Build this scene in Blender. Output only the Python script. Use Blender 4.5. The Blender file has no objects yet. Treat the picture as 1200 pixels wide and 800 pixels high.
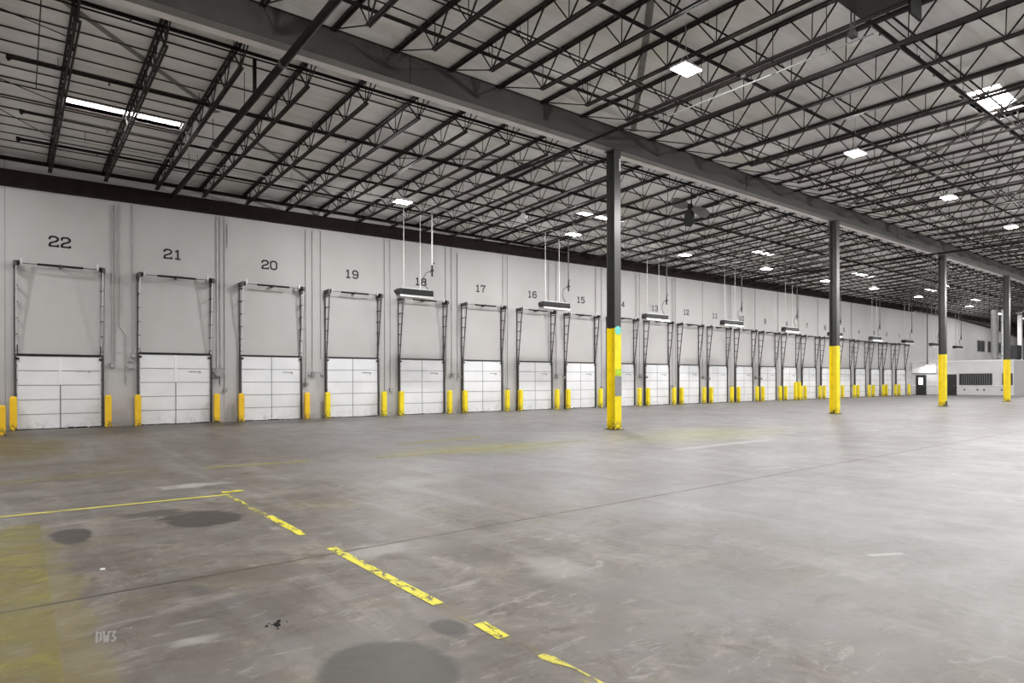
import bpy, math, random
from mathutils import Vector, Matrix
random.seed(4)
sc = bpy.context.scene
col = sc.collection

# ---------------------------------------------------------------- helpers
def link(o, parent=None):
    col.objects.link(o)
    if parent is not None:
        o.parent = parent
    return o

def tag(o, label=None, cat=None, group=None, kind=None):
    if label: o['label'] = label
    if cat: o['category'] = cat
    if group: o['group'] = group
    if kind: o['kind'] = kind
    return o

def empty(name, loc=(0, 0, 0), rz=0.0):
    o = bpy.data.objects.new(name, None)
    o.location = loc
    o.rotation_euler = (0, 0, rz)
    o.empty_display_size = 0.2
    return link(o)

def put(name, mesh, parent=None, loc=None):
    o = bpy.data.objects.new(name, mesh)
    if loc is not None: o.location = loc
    return link(o, parent)

class MB:
    """collects shapes and makes one mesh of them"""
    def __init__(s): s.v = []; s.f = []; s.smooth = []
    def add(s, vs, fs, smooth=False):
        b = len(s.v); s.v += [tuple(v) for v in vs]
        for f in fs:
            s.f.append(tuple(b + i for i in f)); s.smooth.append(smooth)
        return s
    def box(s, x0, x1, y0, y1, z0, z1):
        if x0 > x1: x0, x1 = x1, x0
        if y0 > y1: y0, y1 = y1, y0
        if z0 > z1: z0, z1 = z1, z0
        vs = [(x0,y0,z0),(x1,y0,z0),(x1,y1,z0),(x0,y1,z0),(x0,y0,z1),(x1,y0,z1),(x1,y1,z1),(x0,y1,z1)]
        return s.add(vs, [(0,3,2,1),(4,5,6,7),(0,1,5,4),(1,2,6,5),(2,3,7,6),(3,0,4,7)])
    def bar(s, p, q, w, h, up=(0, 0, 1)):
        """rectangular bar from p to q, w across, h along up"""
        p = Vector(p); q = Vector(q); d = (q - p).normalized(); up = Vector(up)
        if abs(d.dot(up)) > .98: up = Vector((0, 1, 0))
        a = d.cross(up).normalized(); b = a.cross(d).normalized()
        a *= w / 2; b *= h / 2
        vs = [p-a-b, p+a-b, p+a+b, p-a+b, q-a-b, q+a-b, q+a+b, q-a+b]
        return s.add(vs, [(0,3,2,1),(4,5,6,7),(0,1,5,4),(1,2,6,5),(2,3,7,6),(3,0,4,7)])
    def tube(s, p, q, r, n=8, r2=None, caps=True):
        p = Vector(p); q = Vector(q); d = (q - p).normalized(); r2 = r if r2 is None else r2
        up = Vector((0, 0, 1)) if abs(d.z) < .9 else Vector((0, 1, 0))
        a = d.cross(up).normalized(); b = a.cross(d).normalized()
        vs = []
        for c, rr in ((p, r), (q, r2)):
            for i in range(n):
                t = 2 * math.pi * i / n
                vs.append(c + a * math.cos(t) * rr + b * math.sin(t) * rr)
        s.add(vs, [(i, (i+1) % n, n+(i+1) % n, n+i) for i in range(n)], n > 6)
        if caps:
            s.add(vs[:n], [tuple(reversed(range(n)))]); s.add(vs[n:], [tuple(range(n))])
        return s
    def path(s, pts, r, n=6):
        for a, b in zip(pts[:-1], pts[1:]): s.tube(a, b, r, n)
        return s
    def prism(s, poly, y0, y1):
        """polygon in (x,z) pushed along y"""
        n = len(poly)
        vs = [(x, y0, z) for x, z in poly] + [(x, y1, z) for x, z in poly]
        return s.add(vs, [tuple(range(n)), tuple(reversed(range(n, 2*n)))] + [(i, n+i, n+(i+1) % n, (i+1) % n) for i in range(n)])
    def mesh(s, name, m):
        me = bpy.data.meshes.new(name)
        me.from_pydata(s.v, [], s.f)
        me.polygons.foreach_set('use_smooth', s.smooth)
        me.materials.append(m)
        me.update()
        return me
    def build(s, name, m, parent=None, loc=None):
        return put(name, s.mesh(name, m), parent, loc)

# ---------------------------------------------------------------- materials
class NT:
    def __init__(s, name):
        s.m = bpy.data.materials.new(name); s.m.use_nodes = True
        s.t = s.m.node_tree; s.b = s.t.nodes['Principled BSDF']; s.out = s.t.nodes['Material Output']
    def n(s, kind, **kw):
        x = s.t.nodes.new(kind)
        for k, v in kw.items(): setattr(x, k, v)
        return x
    def l(s, a, b): s.t.links.new(a, b)
    def obj(s, scale=(1, 1, 1), loc=(0, 0, 0), src='Object'):
        if not hasattr(s, 'geo'): s.geo = s.n('ShaderNodeNewGeometry'); s.tc = s.n('ShaderNodeTexCoord')
        mp = s.n('ShaderNodeMapping'); mp.inputs['Scale'].default_value = scale; mp.inputs['Location'].default_value = loc
        s.l(s.geo.outputs['Position'] if src == 'World' else s.tc.outputs[src], mp.inputs['Vector'])
        return mp.outputs['Vector']
    def noise(s, vec, scale, detail=4, rough=.55, dist=0.0):
        x = s.n('ShaderNodeTexNoise'); x.inputs['Scale'].default_value = scale
        x.inputs['Detail'].default_value = detail; x.inputs['Roughness'].default_value = rough
        x.inputs['Distortion'].default_value = dist
        s.l(vec, x.inputs['Vector']); return x.outputs['Fac']
    def ramp(s, fac, stops):
        x = s.n('ShaderNodeValToRGB'); e = x.color_ramp.elements
        while len(e) < len(stops): e.new(.5)
        for i, (p, c) in enumerate(stops):
            e[i].position = p; e[i].color = (c if len(c) == 4 else (*c, 1)) if not isinstance(c, (int, float)) else (c, c, c, 1)
        s.l(fac, x.inputs['Fac']); return x.outputs['Color']
    def mix(s, fac, a, b, mode='MIX'):
        x = s.n('ShaderNodeMix', data_type='RGBA', blend_type=mode)
        for i, v in ((0, fac), (6, a), (7, b)):
            if isinstance(v, bpy.types.NodeSocket): s.l(v, x.inputs[i])
            elif i == 0: x.inputs[0].default_value = v
            else: x.inputs[i].default_value = (*v, 1)
        return x.outputs[2]
    def math(s, op, a, b=0.0, c=None, clamp=False):
        x = s.n('ShaderNodeMath', operation=op, use_clamp=clamp)
        for i, v in enumerate((a, b, c)):
            if v is None: continue
            if isinstance(v, bpy.types.NodeSocket): s.l(v, x.inputs[i])
            else: x.inputs[i].default_value = v
        return x.outputs[0]

def srgb(r, g, b):
    f = lambda c: c / 12.92 if c <= .04045 else ((c + .055) / 1.055) ** 2.4
    return (f(r / 255), f(g / 255), f(b / 255))

def paint(name, c, rough=.5, metal=0.0, var=.12, scale=2.0, bump=0.0, src='World', spec=.5, stretch=(1, 1, 1)):
    s = NT(name)
    v = s.obj(stretch, src=src)
    f = s.noise(v, scale, 5, .6)
    lo = tuple(x * (1 - var) for x in c); hi = tuple(min(1, x * (1 + var)) for x in c)
    s.l(s.ramp(f, [(.3, lo), (.7, hi)]), s.b.inputs['Base Color'])
    s.b.inputs['Roughness'].default_value = rough; s.b.inputs['Metallic'].default_value = metal
    s.b.inputs['Specular IOR Level'].default_value = spec
    if bump:
        bn = s.n('ShaderNodeBump'); bn.inputs['Strength'].default_value = bump; bn.inputs['Distance'].default_value = .01
        s.l(s.noise(v, scale * 12, 3), bn.inputs['Height']); s.l(bn.outputs[0], s.b.inputs['Normal'])
    return s.m

def glow(name, c, strength):
    s = NT(name)
    s.b.inputs['Base Color'].default_value = (*c, 1)
    s.b.inputs['Emission Color'].default_value = (*c, 1); s.b.inputs['Emission Strength'].default_value = strength
    return s.m

M = {}
M['steel_dark'] = paint('dark_joist_steel', (.024, .019, .017), .6, .0, .3, 6, spec=.18)
M['girder'] = paint('girder_paint', (.042, .041, .037), .6, .0, .14, 1.6)
M['soffit_dark'] = paint('girder_underside_paint', (.20, .19, .18), .7, 0, .1, 1.2)
M['soffit'] = paint('soffit_board_paint', (.70, .67, .65), .7, 0, .12, 1.2)
M['pipe_dark'] = paint('dark_pipe_paint', (.015, .012, .011), .6, 0, .3, 3, spec=.10)
M['column_grey'] = paint('column_grey_paint', (.060, .059, .058), .34, .3, .14, 2.5)
M['galv'] = paint('galvanised_steel', (.60, .61, .62), .42, .55, .12, 7)
M['track_dark'] = paint('track_dark_steel', (.075, .072, .072), .5, .4, .3, 9)
M['black'] = paint('black_enamel', (.010, .010, .010), .5, 0, .2, 8, spec=.25)
M['grey_box'] = paint('grey_electrical_enamel', (.26, .26, .26), .5, .1, .2, 6)
M['conduit'] = paint('conduit_paint', (.40, .385, .38), .5, .2, .14, 4)
M['conduit_white'] = paint('white_conduit_paint', (.72, .71, .70), .5, 0, .08, 4)
M['strap'] = paint('strap_steel', (.20, .19, .175), .6, .1, .2, 3)
M['purlin'] = paint('purlin_paint', (.045, .036, .032), .7, 0, .3, 3, spec=.2)
M['white'] = paint('white_paint', (.80, .80, .80), .5, 0, .04, 2)
M['office'] = paint('office_paint', (.56, .555, .56), .55, 0, .05, 1.2)
M['door_dark'] = paint('dark_door_paint', (.022, .022, .024), .4, 0, .2, 3)
M['gasket'] = paint('grey_door_seam', (.27, .28, .29), .7, 0, .1, 3)
M['number'] = paint('black_number_paint', (.03, .027, .027), .7, 0, .25, 6)
M['lamp_body'] = paint('white_lamp_housing', (.62, .62, .62), .4, .1, .05, 5)
M['green'] = paint('dark_green_paint', (.035, .055, .05), .5, 0, .2, 4)
M['blade'] = paint('grey_fan_blade', (.16, .155, .15), .5, .2, .1, 4)
M['teal'] = paint('teal_sticker', (.16, .62, .56), .5, 0, .15, 9)
M['lime'] = paint('lime_sticker', (.42, .62, .03), .5, 0, .2, 9)
M['placard'] = paint('grey_placard', (.25, .25, .26), .5, 0, .1, 9)
M['blue'] = paint('blue_plastic', (.20, .27, .40), .5, 0, .1, 5)
M['lamp_glow'] = glow('lamp_panel_light', (1.0, .98, .95), 55)
M['sky_glow'] = glow('skylight_daylight', (1.0, .99, .96), 14)
M['reflector'] = paint('bright_reflector', (.66, .65, .63), .3, .4, .04, 5)

def yellow_paint(name, base, dirt_top):
    s = NT(name); v = s.obj((1, 1, 1), src='World')
    f = s.noise(v, 3.5, 6, .65)
    c = s.ramp(f, [(.30, tuple(x * .86 for x in base)), (.5, base), (.75, tuple(min(1, x * 1.08) for x in base))])
    sp = s.n('ShaderNodeSeparateXYZ'); s.l(s.geo.outputs['Position'], sp.inputs[0])
    low = s.math('SUBTRACT', dirt_top, sp.outputs[2])
    low = s.math('MULTIPLY', low, 1.0 / dirt_top, clamp=True)
    sc_ = s.ramp(s.noise(v, 9, 5, .7), [(.42, 0.0), (.62, 1.0)])
    g = s.math('MULTIPLY', low, sc_)
    g = s.math('MULTIPLY', g, 1.6, clamp=True)
    s.l(s.mix(g, c, (.05, .035, .02)), s.b.inputs['Base Color'])
    s.b.inputs['Roughness'].default_value = .42
    return s.m
M['yellow'] = yellow_paint('yellow_safety_paint', (.86, .68, .010), .35)
M['yellow_amber'] = yellow_paint('amber_safety_paint', (.84, .52, .012), .3)
M['yellow_col'] = yellow_paint('yellow_column_paint', (.88, .70, .010), .32)

def deck_mat():
    s = NT('white_roof_deck'); v = s.obj((1, 1, 1), src='World')
    big = s.noise(v, .32, 4, .6)
    c = s.ramp(big, [(.30, (.77, .78, .70)), (.45, (.84, .835, .81)), (.62, (.85, .84, .84)), (.80, (.78, .80, .73))])
    st = s.noise(s.obj((.35, 2.2, 1), src='World'), 1.2, 5, .65)
    c = s.mix(s.ramp(st, [(.40, .0), (.75, .35)]), c, (.36, .34, .31))
    s.l(c, s.b.inputs['Base Color']); s.b.inputs['Roughness'].default_value = .8
    return s.m
M['deck'] = deck_mat()

def wall_mat():
    s = NT('painted_tilt_up_wall'); v = s.obj((1, 1, 1), src='World')
    f = s.noise(v, .45, 5, .55)
    c = s.ramp(f, [(.25, (.42, .408, .397)), (.5, (.46, .448, .441)), (.78, (.48, .473, .468))])
    st = s.noise(s.obj((3.0, 1, .12), src='World'), 2.0, 5, .6)
    c = s.mix(s.ramp(st, [(.52, 0.0), (.80, .22)]), c, (.46, .43, .40))
    # roller marks near the top of the wall, a darker scuffed band at the floor
    sp = s.n('ShaderNodeSeparateXYZ'); s.l(s.geo.outputs['Position'], sp.inputs[0])
    low = s.math('MULTIPLY', s.math('SUBTRACT', .28, sp.outputs[2]), 4.0, clamp=True)
    low = s.math('MULTIPLY', low, s.ramp(s.noise(v, 4, 5, .7), [(.35, 0.0), (.7, .8)]))
    c = s.mix(low, c, (.22, .20, .18))
    s.l(c, s.b.inputs['Base Color']); s.b.inputs['Roughness'].default_value = .62
    bn = s.n('ShaderNodeBump'); bn.inputs['Strength'].default_value = .12; bn.inputs['Distance'].default_value = .02
    s.l(s.noise(v, 6, 4), bn.inputs['Height']); s.l(bn.outputs[0], s.b.inputs['Normal'])
    return s.m
M['wall'] = wall_mat()

def panel_mat():
    s = NT('white_sectional_door'); v = s.obj((1, 1, 1), src='World')
    f = s.noise(v, 1.2, 4, .5)
    c = s.ramp(f, [(.3, (.70, .71, .725)), (.7, (.79, .795, .81))])
    # horizontal embossed ribs and dirt rising from the sill
    w = s.n('ShaderNodeTexWave', wave_type='BANDS', bands_direction='Z'); w.inputs['Scale'].default_value = 5.5
    s.l(s.obj((1, 1, 1), src='World'), w.inputs['Vector'])
    bn = s.n('ShaderNodeBump'); bn.inputs['Strength'].default_value = .15; bn.inputs['Distance'].default_value = .004
    s.l(w.outputs['Fac'], bn.inputs['Height']); s.l(bn.outputs[0], s.b.inputs['Normal'])
    sp = s.n('ShaderNodeSeparateXYZ'); s.l(s.geo.outputs['Position'], sp.inputs[0])
    low = s.math('MULTIPLY', s.math('SUBTRACT', .45, sp.outputs[2]), 2.4, clamp=True)
    low = s.math('MULTIPLY', low, s.ramp(s.noise(v, 5, 5, .75), [(.48, 0.0), (.72, .55)]))
    c = s.mix(low, c, (.25, .23, .21))
    s.l(c, s.b.inputs['Base Color']); s.b.inputs['Roughness'].default_value = .38
    return s.m
M['panel'] = panel_mat()

def floor_mat():
    s = NT('worn_concrete_floor'); v = s.obj((1, 1, 1), src='World')
    sp = s.n('ShaderNodeSeparateXYZ'); s.l(s.geo.outputs['Position'], sp.inputs[0]); X, Y = sp.outputs[0], sp.outputs[1]
    big = s.noise(v, .28, 6, .6, .6); mid = s.noise(v, 1.3, 7, .68, .8); fine = s.noise(v, 9, 6, .7)
    clean = s.ramp(big, [(.3, (.140, .131, .130)), (.52, (.186, .176, .177)), (.75, (.222, .214, .216))])
    dirty = s.ramp(mid, [(.32, (.040, .030, .020)), (.43, (.078, .063, .046)), (.54, (.125, .106, .084)), (.68, (.205, .185, .160))])
    # traffic-worn end of the slab
    def edge(sock, a, b):
        r = s.n('ShaderNodeMapRange', clamp=True, interpolation_type='SMOOTHSTEP'); s.l(sock, r.inputs[0])
        r.inputs[1].default_value = a; r.inputs[2].default_value = b; return r.outputs[0]
    wob = s.math('MULTIPLY_ADD', big, 7.0, -3.5)
    dx = s.math('ADD', X, wob)
    dy = s.math('MULTIPLY', Y, .10)
    worn = edge(s.math('SUBTRACT', dx, dy), 7.2, 2.2)
    worn = s.math('MULTIPLY', worn, s.ramp(mid, [(.35, .70), (.6, 1.0)]))
    c = s.mix(worn, clean, dirty)
    blot1 = s.noise(s.obj((1, 1, 1), (5, 2, 0), src='World'), 2.4, 9, .72, 1.2)
    c = s.mix(s.math('MULTIPLY', s.ramp(blot1, [(.50, 0.0), (.60, .72)]), worn), c, (.060, .043, .027))
    blot2 = s.noise(s.obj((1, 1, 1), (9, 4, 0), src='World'), 1.7, 9, .70, 1.0)
    c = s.mix(s.math('MULTIPLY', s.ramp(blot2, [(.53, 0.0), (.64, .60)]), worn), c, (.245, .222, .190))
    blot3 = s.noise(s.obj((1, 1, 1), (2, 8, 0), src='World'), .9, 6, .65, .8)
    c = s.mix(s.math('MULTIPLY', s.ramp(blot3, [(.55, 0.0), (.68, .40)]), worn), c, (.170, .135, .045))
    # long streaks left by lift trucks
    stx = s.noise(s.obj((.16, 1.3, 1), src='World'), 1.6, 6, .62, .3)
    c = s.mix(s.ramp(stx, [(.44, 0.0), (.66, .50)]), c, (.165, .153, .145))
    sty = s.noise(s.obj((1.5, .14, 1), (3, 7, 0), src='World'), 1.3, 5, .6, .4)
    c = s.mix(s.ramp(sty, [(.52, 0.0), (.75, .34)]), c, (.33, .32, .315))
    c = s.mix(s.ramp(fine, [(.32, .5), (.5, 0.0)]), c, (.12, .108, .098))
    sc2 = s.noise(s.obj((.9, 2.6, 1), (1, 3, 0), src='World'), 2.2, 8, .75, 1.5)
    c = s.mix(s.math('MULTIPLY', s.ramp(sc2, [(.56, 0.0), (.64, .62)]), s.math('MULTIPLY_ADD', worn, .7, .05)), c, (.33, .32, .305))
    # yellow-green faded paint haze
    def blot(cx, cy, rx, ry, soft=.35, wobble=.5, ns=2.0):
        a = s.math('MULTIPLY', s.math('SUBTRACT', X, cx), 1 / rx); b = s.math('MULTIPLY', s.math('SUBTRACT', Y, cy), 1 / ry)
        d = s.math('SQRT', s.math('ADD', s.math('MULTIPLY', a, a), s.math('MULTIPLY', b, b)))
        n_ = s.noise(s.obj((1, 1, 1), (cx, cy * 3, 0), src='World'), ns, 5, .6)
        d = s.math('ADD', d, s.math('MULTIPLY_ADD', n_, wobble * 2, -wobble))
        return edge(d, 1.0, 1.0 - soft)
    for (cx, cy, rx, ry, soft, wob_, ns, k, rgb) in [
        (.3, 20.5, 1.6, 4.6, .6, .5, .8, .85, (.100, .072, .012)),
        (1.6, 24.6, 4.6, 2.4, .8, .5, .5, .75, (.062, .052, .038)),
        (7.0, 26.2, 10.0, 2.0, .9, .4, .4, .85, (.060, .056, .050)),
        (26.0, 26.8, 22.0, 1.1, .9, .3, .3, .50, (.13, .127, .125)),
        (9.5, 12.7, 3.6, 1.5, .8, .6, .5, .70, (.215, .205, .085)),
        (16.8, 11.9, 5.5, 2.4, .9, .5, .4, .75, (.225, .215, .105)),
        (1.2, 2.9, .7, .9, .8, .5, 1.0, .45, (.17, .145, .05)),
        (.0, 5.8, .60, 3.9, .35, .7, 1.4, .42, (.20, .165, .035)),
        (3.6, 6.4, .8, 2.2, .9, .6, .8, .5, (.13, .118, .10)),
        (4.4, 3.2, 1.6, .9, .9, .7, .8, .5, (.13, .122, .112)),
        (.54, 8.30, .21, .50, .30, .35, 2.6, .90, (.040, .033, .027)),
        (1.86, 8.38, .46, .66, .30, .75, 2.6, .90, (.038, .031, .025)),
        (1.45, 9.05, .36, .30, .40, .6, 3.0, .70, (.042, .035, .029)),
        (1.70, 3.30, .42, .50, .22, .18, 1.6, .85, (.050, .047, .041)),
        (2.31, 3.62, .14, .20, .35, .20, 3.0, .80, (.046, .042, .037)),
        (1.75, 5.6, .40, .30, .5, .7, 2.5, .55, (.085, .075, .062)),
        (.85, 13.6, .30, 1.3, .5, .7, 1.3, .6, (.07, .054, .036)),
        (.4, 15.6, 2.4, .5, .8, .6, .8, .6, (.08, .066, .046)),
        (.95, 4.45, .22, .10, .8, .6, 4.0, .55, (.34, .33, .31)),
        (2.35, 11.15, .55, .30, .5, .9, 2.2, .55, (.40, .40, .38)),
        (2.75, 5.75, .45, .35, .8, .9, 2.5, .40, (.36, .35, .33)),
        (14.5, 9.6, 3.0, .28, .8, .7, 1.0, .50, (.42, .41, .40)),
        (5.4, 9.3, 1.6, .6, .9, .6, .9, .35, (.30, .30, .285)),
        (3.7, 4.2, .35, .8, .8, .8, 1.6, .45, (.34, .33, .31)),
    ]:
        c = s.mix(s.math('MULTIPLY', blot(cx, cy, rx, ry, soft, wob_, ns), k), c, rgb)
    def mark(x0, y0, x1, y1, w_):
        dx_, dy_ = x1 - x0, y1 - y0; L2 = dx_ * dx_ + dy_ * dy_
        px = s.math('SUBTRACT', X, x0); py = s.math('SUBTRACT', Y, y0)
        t_ = s.math('MULTIPLY', s.math('ADD', s.math('MULTIPLY', px, dx_), s.math('MULTIPLY', py, dy_)), 1 / L2, clamp=True)
        ex = s.math('SUBTRACT', px, s.math('MULTIPLY', t_, dx_)); ey = s.math('SUBTRACT', py, s.math('MULTIPLY', t_, dy_))
        return edge(s.math('SQRT', s.math('ADD', s.math('MULTIPLY', ex, ex), s.math('MULTIPLY', ey, ey))), w_, w_ * .4)
    pale = None
    glyphs = []
    for pl in ([(0,0),(0,1),(.6,.85),(.6,.2),(0,0)], [(1.0,1),(1.2,0),(1.4,.6),(1.6,0),(1.8,1)], [(2.2,1),(2.75,1),(2.4,.55),(2.75,.3),(2.5,0),(2.15,.1)]):
        q_ = [(.445 + u * .035 + v_ * .022, 4.80 - u * .018 + v_ * .20) for u, v_ in pl]
        glyphs += [(*p0, *p1) for p0, p1 in zip(q_[:-1], q_[1:])]
    for (a0, b0, a1, b1) in glyphs + [(10.9, 6.55, 11.6, 6.35), (6.35, 2.66, 6.62, 2.52)]:
        g_ = mark(a0, b0, a1, b1, .009 if a0 < 5 else .05); pale = g_ if pale is None else s.math('MAXIMUM', pale, g_)
    c = s.mix(s.math('MULTIPLY', pale, .5), c, (.38, .38, .365))
    # saw-cut joints and a long crack
    def joint(sock, at, w, k=.75):
        d = s.math('ABSOLUTE', s.math('SUBTRACT', sock, at))
        g = edge(d, w, w * .45); return s.math('MULTIPLY', g, k)
    jy = s.math('ADD', Y, s.math('MULTIPLY_ADD', fine, .05, -.025))
    jx = s.math('ADD', X, s.math('MULTIPLY_ADD', fine, .05, -.025))
    c = s.mix(joint(s.math('SUBTRACT', jy, s.math('MULTIPLY', X, .012)), 5.84, .028, .95), c, (.05, .04, .032))
    c = s.mix(joint(jy, 14.45, .028, .45), c, (.10, .09, .08))
    c = s.mix(joint(jy, 22.4, .03, .35), c, (.10, .09, .08))
    for xj in (14.8, 31.2, 45.1, 57.8): c = s.mix(joint(jx, xj, .022, .28), c, (.14, .13, .12))
    c = s.mix(joint(s.math('SUBTRACT', jx, s.math('MULTIPLY', Y, .50)), 7.04, .016, .42), c, (.12, .11, .10))
    s.l(c, s.b.inputs['Base Color'])
    r = s.ramp(mid, [(.3, .40), (.7, .56)])
    s.l(r, s.b.inputs['Roughness']); s.b.inputs['Specular IOR Level'].default_value = .32
    bn = s.n('ShaderNodeBump'); bn.inputs['Strength'].default_value = .10; bn.inputs['Distance'].default_value = .01
    s.l(s.noise(v, 14, 4), bn.inputs['Height']); s.l(bn.outputs[0], s.b.inputs['Normal'])
    return s.m
M['floor'] = floor_mat()

def worn_line(name, rgb, lo, hi, sc_=(2.0, 5.0, 1), ns=2.0, maxa=1.0):
    s = NT(name); v = s.obj(sc_, src='World')
    s.b.inputs['Base Color'].default_value = (*rgb, 1); s.b.inputs['Roughness'].default_value = .55
    f = s.noise(v, ns, 7, .72, .6)
    s.l(s.ramp(f, [(lo, 0.0), (hi, maxa)]), s.b.inputs['Alpha'])
    return s.m
M['line'] = worn_line('worn_yellow_line', (.66, .60, .035), .42, .48, (5, 2.0, 1), 3.6, .95)
M['line_worn'] = worn_line('half_gone_yellow_line', (.62, .56, .06), .47, .56, (4, 1.2, 1), 3.0, .85)
M['line_ghost'] = worn_line('ghost_yellow_line', (.36, .32, .10), .50, .66, (4, 1.2, 1), 3.0, .5)
M['line_solid'] = worn_line('yellow_line', (.66, .61, .07), .26, .44, (1, 6, 1), 3.0, .9)
M['line_faint'] = worn_line('faint_yellow_line', (.40, .36, .05), .40, .60, (1.2, 6, 1), 1.6, .6)
M['line_zone'] = worn_line('faded_yellow_zone', (.26, .225, .055), .40, .60, (1.5, 2.2, 1), 1.5, .66)
M['line_white'] = worn_line('faint_white_line', (.42, .41, .40), .50, .62, (1.2, 6, 1), 1.6, .6)

# ---------------------------------------------------------------- words
ONES = 'zero one two three four five six seven eight nine ten eleven twelve thirteen fourteen fifteen sixteen seventeen eighteen nineteen twenty twenty-one twenty-two twenty-three'.split()
ORD = 'first second third fourth fifth sixth seventh eighth ninth tenth eleventh twelfth thirteenth fourteenth fifteenth'.split()

# ---------------------------------------------------------------- measures (metres)
D = 27.81            # dock wall
YB = 14.645          # near face of the girder over the column row
ZB = 9.28            # its underside
def zdeck(y): return 10.02 if y < YB + .3 else 10.02 - .05 * (y - YB - .3)
X0, X1, Y0 = -6.5, 115.0, -14.0
DOORS=[(22, 0.25, 2.79, 5.68),(21, 3.91, 6.47, 5.65),(20, 7.58, 10.12, 5.64),(19, 11.23, 13.79, 5.64),(18, 14.88, 17.42, 5.59),(17, 18.53, 21.09, 5.59),(16, 22.18, 24.69, 5.57),(15, 25.74, 28.23, 5.52),(14, 29.29, 31.79, 5.54),(13, 32.8, 35.3, 5.53),(12, 36.3, 38.66, 5.49),(11, 39.69, 42.07, 5.47),(10, 43.12, 45.46, 5.45),(9, 46.44, 48.82, 5.4),(8, 49.83, 52.1, 5.39),(7, 52.97, 55.35, 5.36),(6, 56.26, 58.6, 5.34),(5, 59.66, 61.84, 5.35),(4, 62.74, 64.94, 5.3),(3, 66.0, 68.06, 5.28),(2, 68.94, 70.95, 5.29),(1, 71.99, 74.35, 5.31)]
NUMS=[(22, 1.53, 6.59), (21, 5.13, 6.58), (20, 8.81, 6.57), (19, 12.52, 6.55), (18, 16.14, 6.54), (17, 19.76, 6.51), (16, 23.32, 6.49), (15, 27.11, 6.47), (14, 30.65, 6.46), (13, 33.92, 6.43), (12, 37.3, 6.38), (11, 40.69, 6.33), (10, 44.1, 6.34), (9, 47.41, 6.29), (8, 50.66, 6.26), (7, 54.01, 6.29), (6, 57.2, 6.26), (5, 60.76, 6.24), (4, 63.79, 6.21), (3, 67.02, 6.23), (2, 69.96, 6.23), (1, 73.07, 6.23)]
COND=[(3.09, 8.16, 2.31, 'box'), (3.19, 8.18, 2.38, ''), (3.33, 8.21, 1.93, 'bend'), (3.52, 3.3, 1.52, 'sw'), (3.75, 8.27, 2.7, 'box'), (6.7, 8.35, 2.16, 'reel'), (6.83, 8.37, 1.47, ''), (7.0, 8.19, 1.36, 'round'), (7.11, 8.07, 7.09, ''), (10.35, 8.25, 1.59, 'round'), (10.65, 8.29, 1.97, 'arms'), (11.03, 8.35, 2.65, ''), (14.16, 8.34, 0.85, ''), (14.45, 8.38, 1.29, 'box'), (17.57, 8.54, 1.91, ''), (17.92, 8.54, 1.95, 'arms'), (18.27, 8.19, 1.6, ''), (21.22, 8.58, 1.37, 'box'), (21.53, 8.53, 1.22, 'box'), (24.52, 8.54, 1.54, ''), (25.1, 8.61, 1.93, 'arms'), (28.32, 8.61, 1.42, ''), (28.85, 8.61, 1.26, 'box'), (32.04, 8.57, 1.95, ''), (32.37, 8.6, 1.95, 'arms'), (35.74, 8.59, 1.26, 'box'), (36.06, 8.62, 1.38, ''), (39.16, 8.61, 1.85, 'arms'), (42.59, 8.74, 1.21, 'box'), (42.32, 8.71, 1.98, ''), (45.93, 8.77, 1.85, 'arms'), (49.31, 8.79, 1.03, 'box'), (52.56, 8.84, 1.86, ''), (55.91, 8.89, 1.19, 'round'), (62.24, 8.97, 1.16, 'round')]

# ---------------------------------------------------------------- the setting
fl = MB().box(X0, X1, Y0, D + .2, -.2, 0).build('floor', M['floor']); tag(fl, 'worn grey concrete warehouse floor with oil stains and faded yellow lines', kind='structure')
w = MB()
wall_back = MB().box(X0, X1, D, D + .25, -.2, 10.4).build('wall_back', M['wall']); tag(wall_back, 'white painted dock wall with numbered loading doors', kind='structure')
g = MB()
for xj in (-.01, 6.985, 14.14, 21.40, 28.42, 35.9, 42.74, 49.22, 55.75, 62.4, 68.5, 75.6, 82.5, 89.5, 96, 103):
    g.box(xj - .012, xj + .012, D - .004, D + .01, 0, 9.3)
g.build('panel_joint', M['gasket'], wall_back)
MB().box(X0 - .25, X0, Y0, D + .25, -.2, 10.4).build('wall_left', M['wall'])['kind'] = 'structure'
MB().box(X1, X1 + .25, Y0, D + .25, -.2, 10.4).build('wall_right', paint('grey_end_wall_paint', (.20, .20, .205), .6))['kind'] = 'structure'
MB().box(X0 - .25, X1 + .25, Y0 - .25, Y0, -.2, 10.4).build('wall_front', M['wall'])['kind'] = 'structure'

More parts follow.
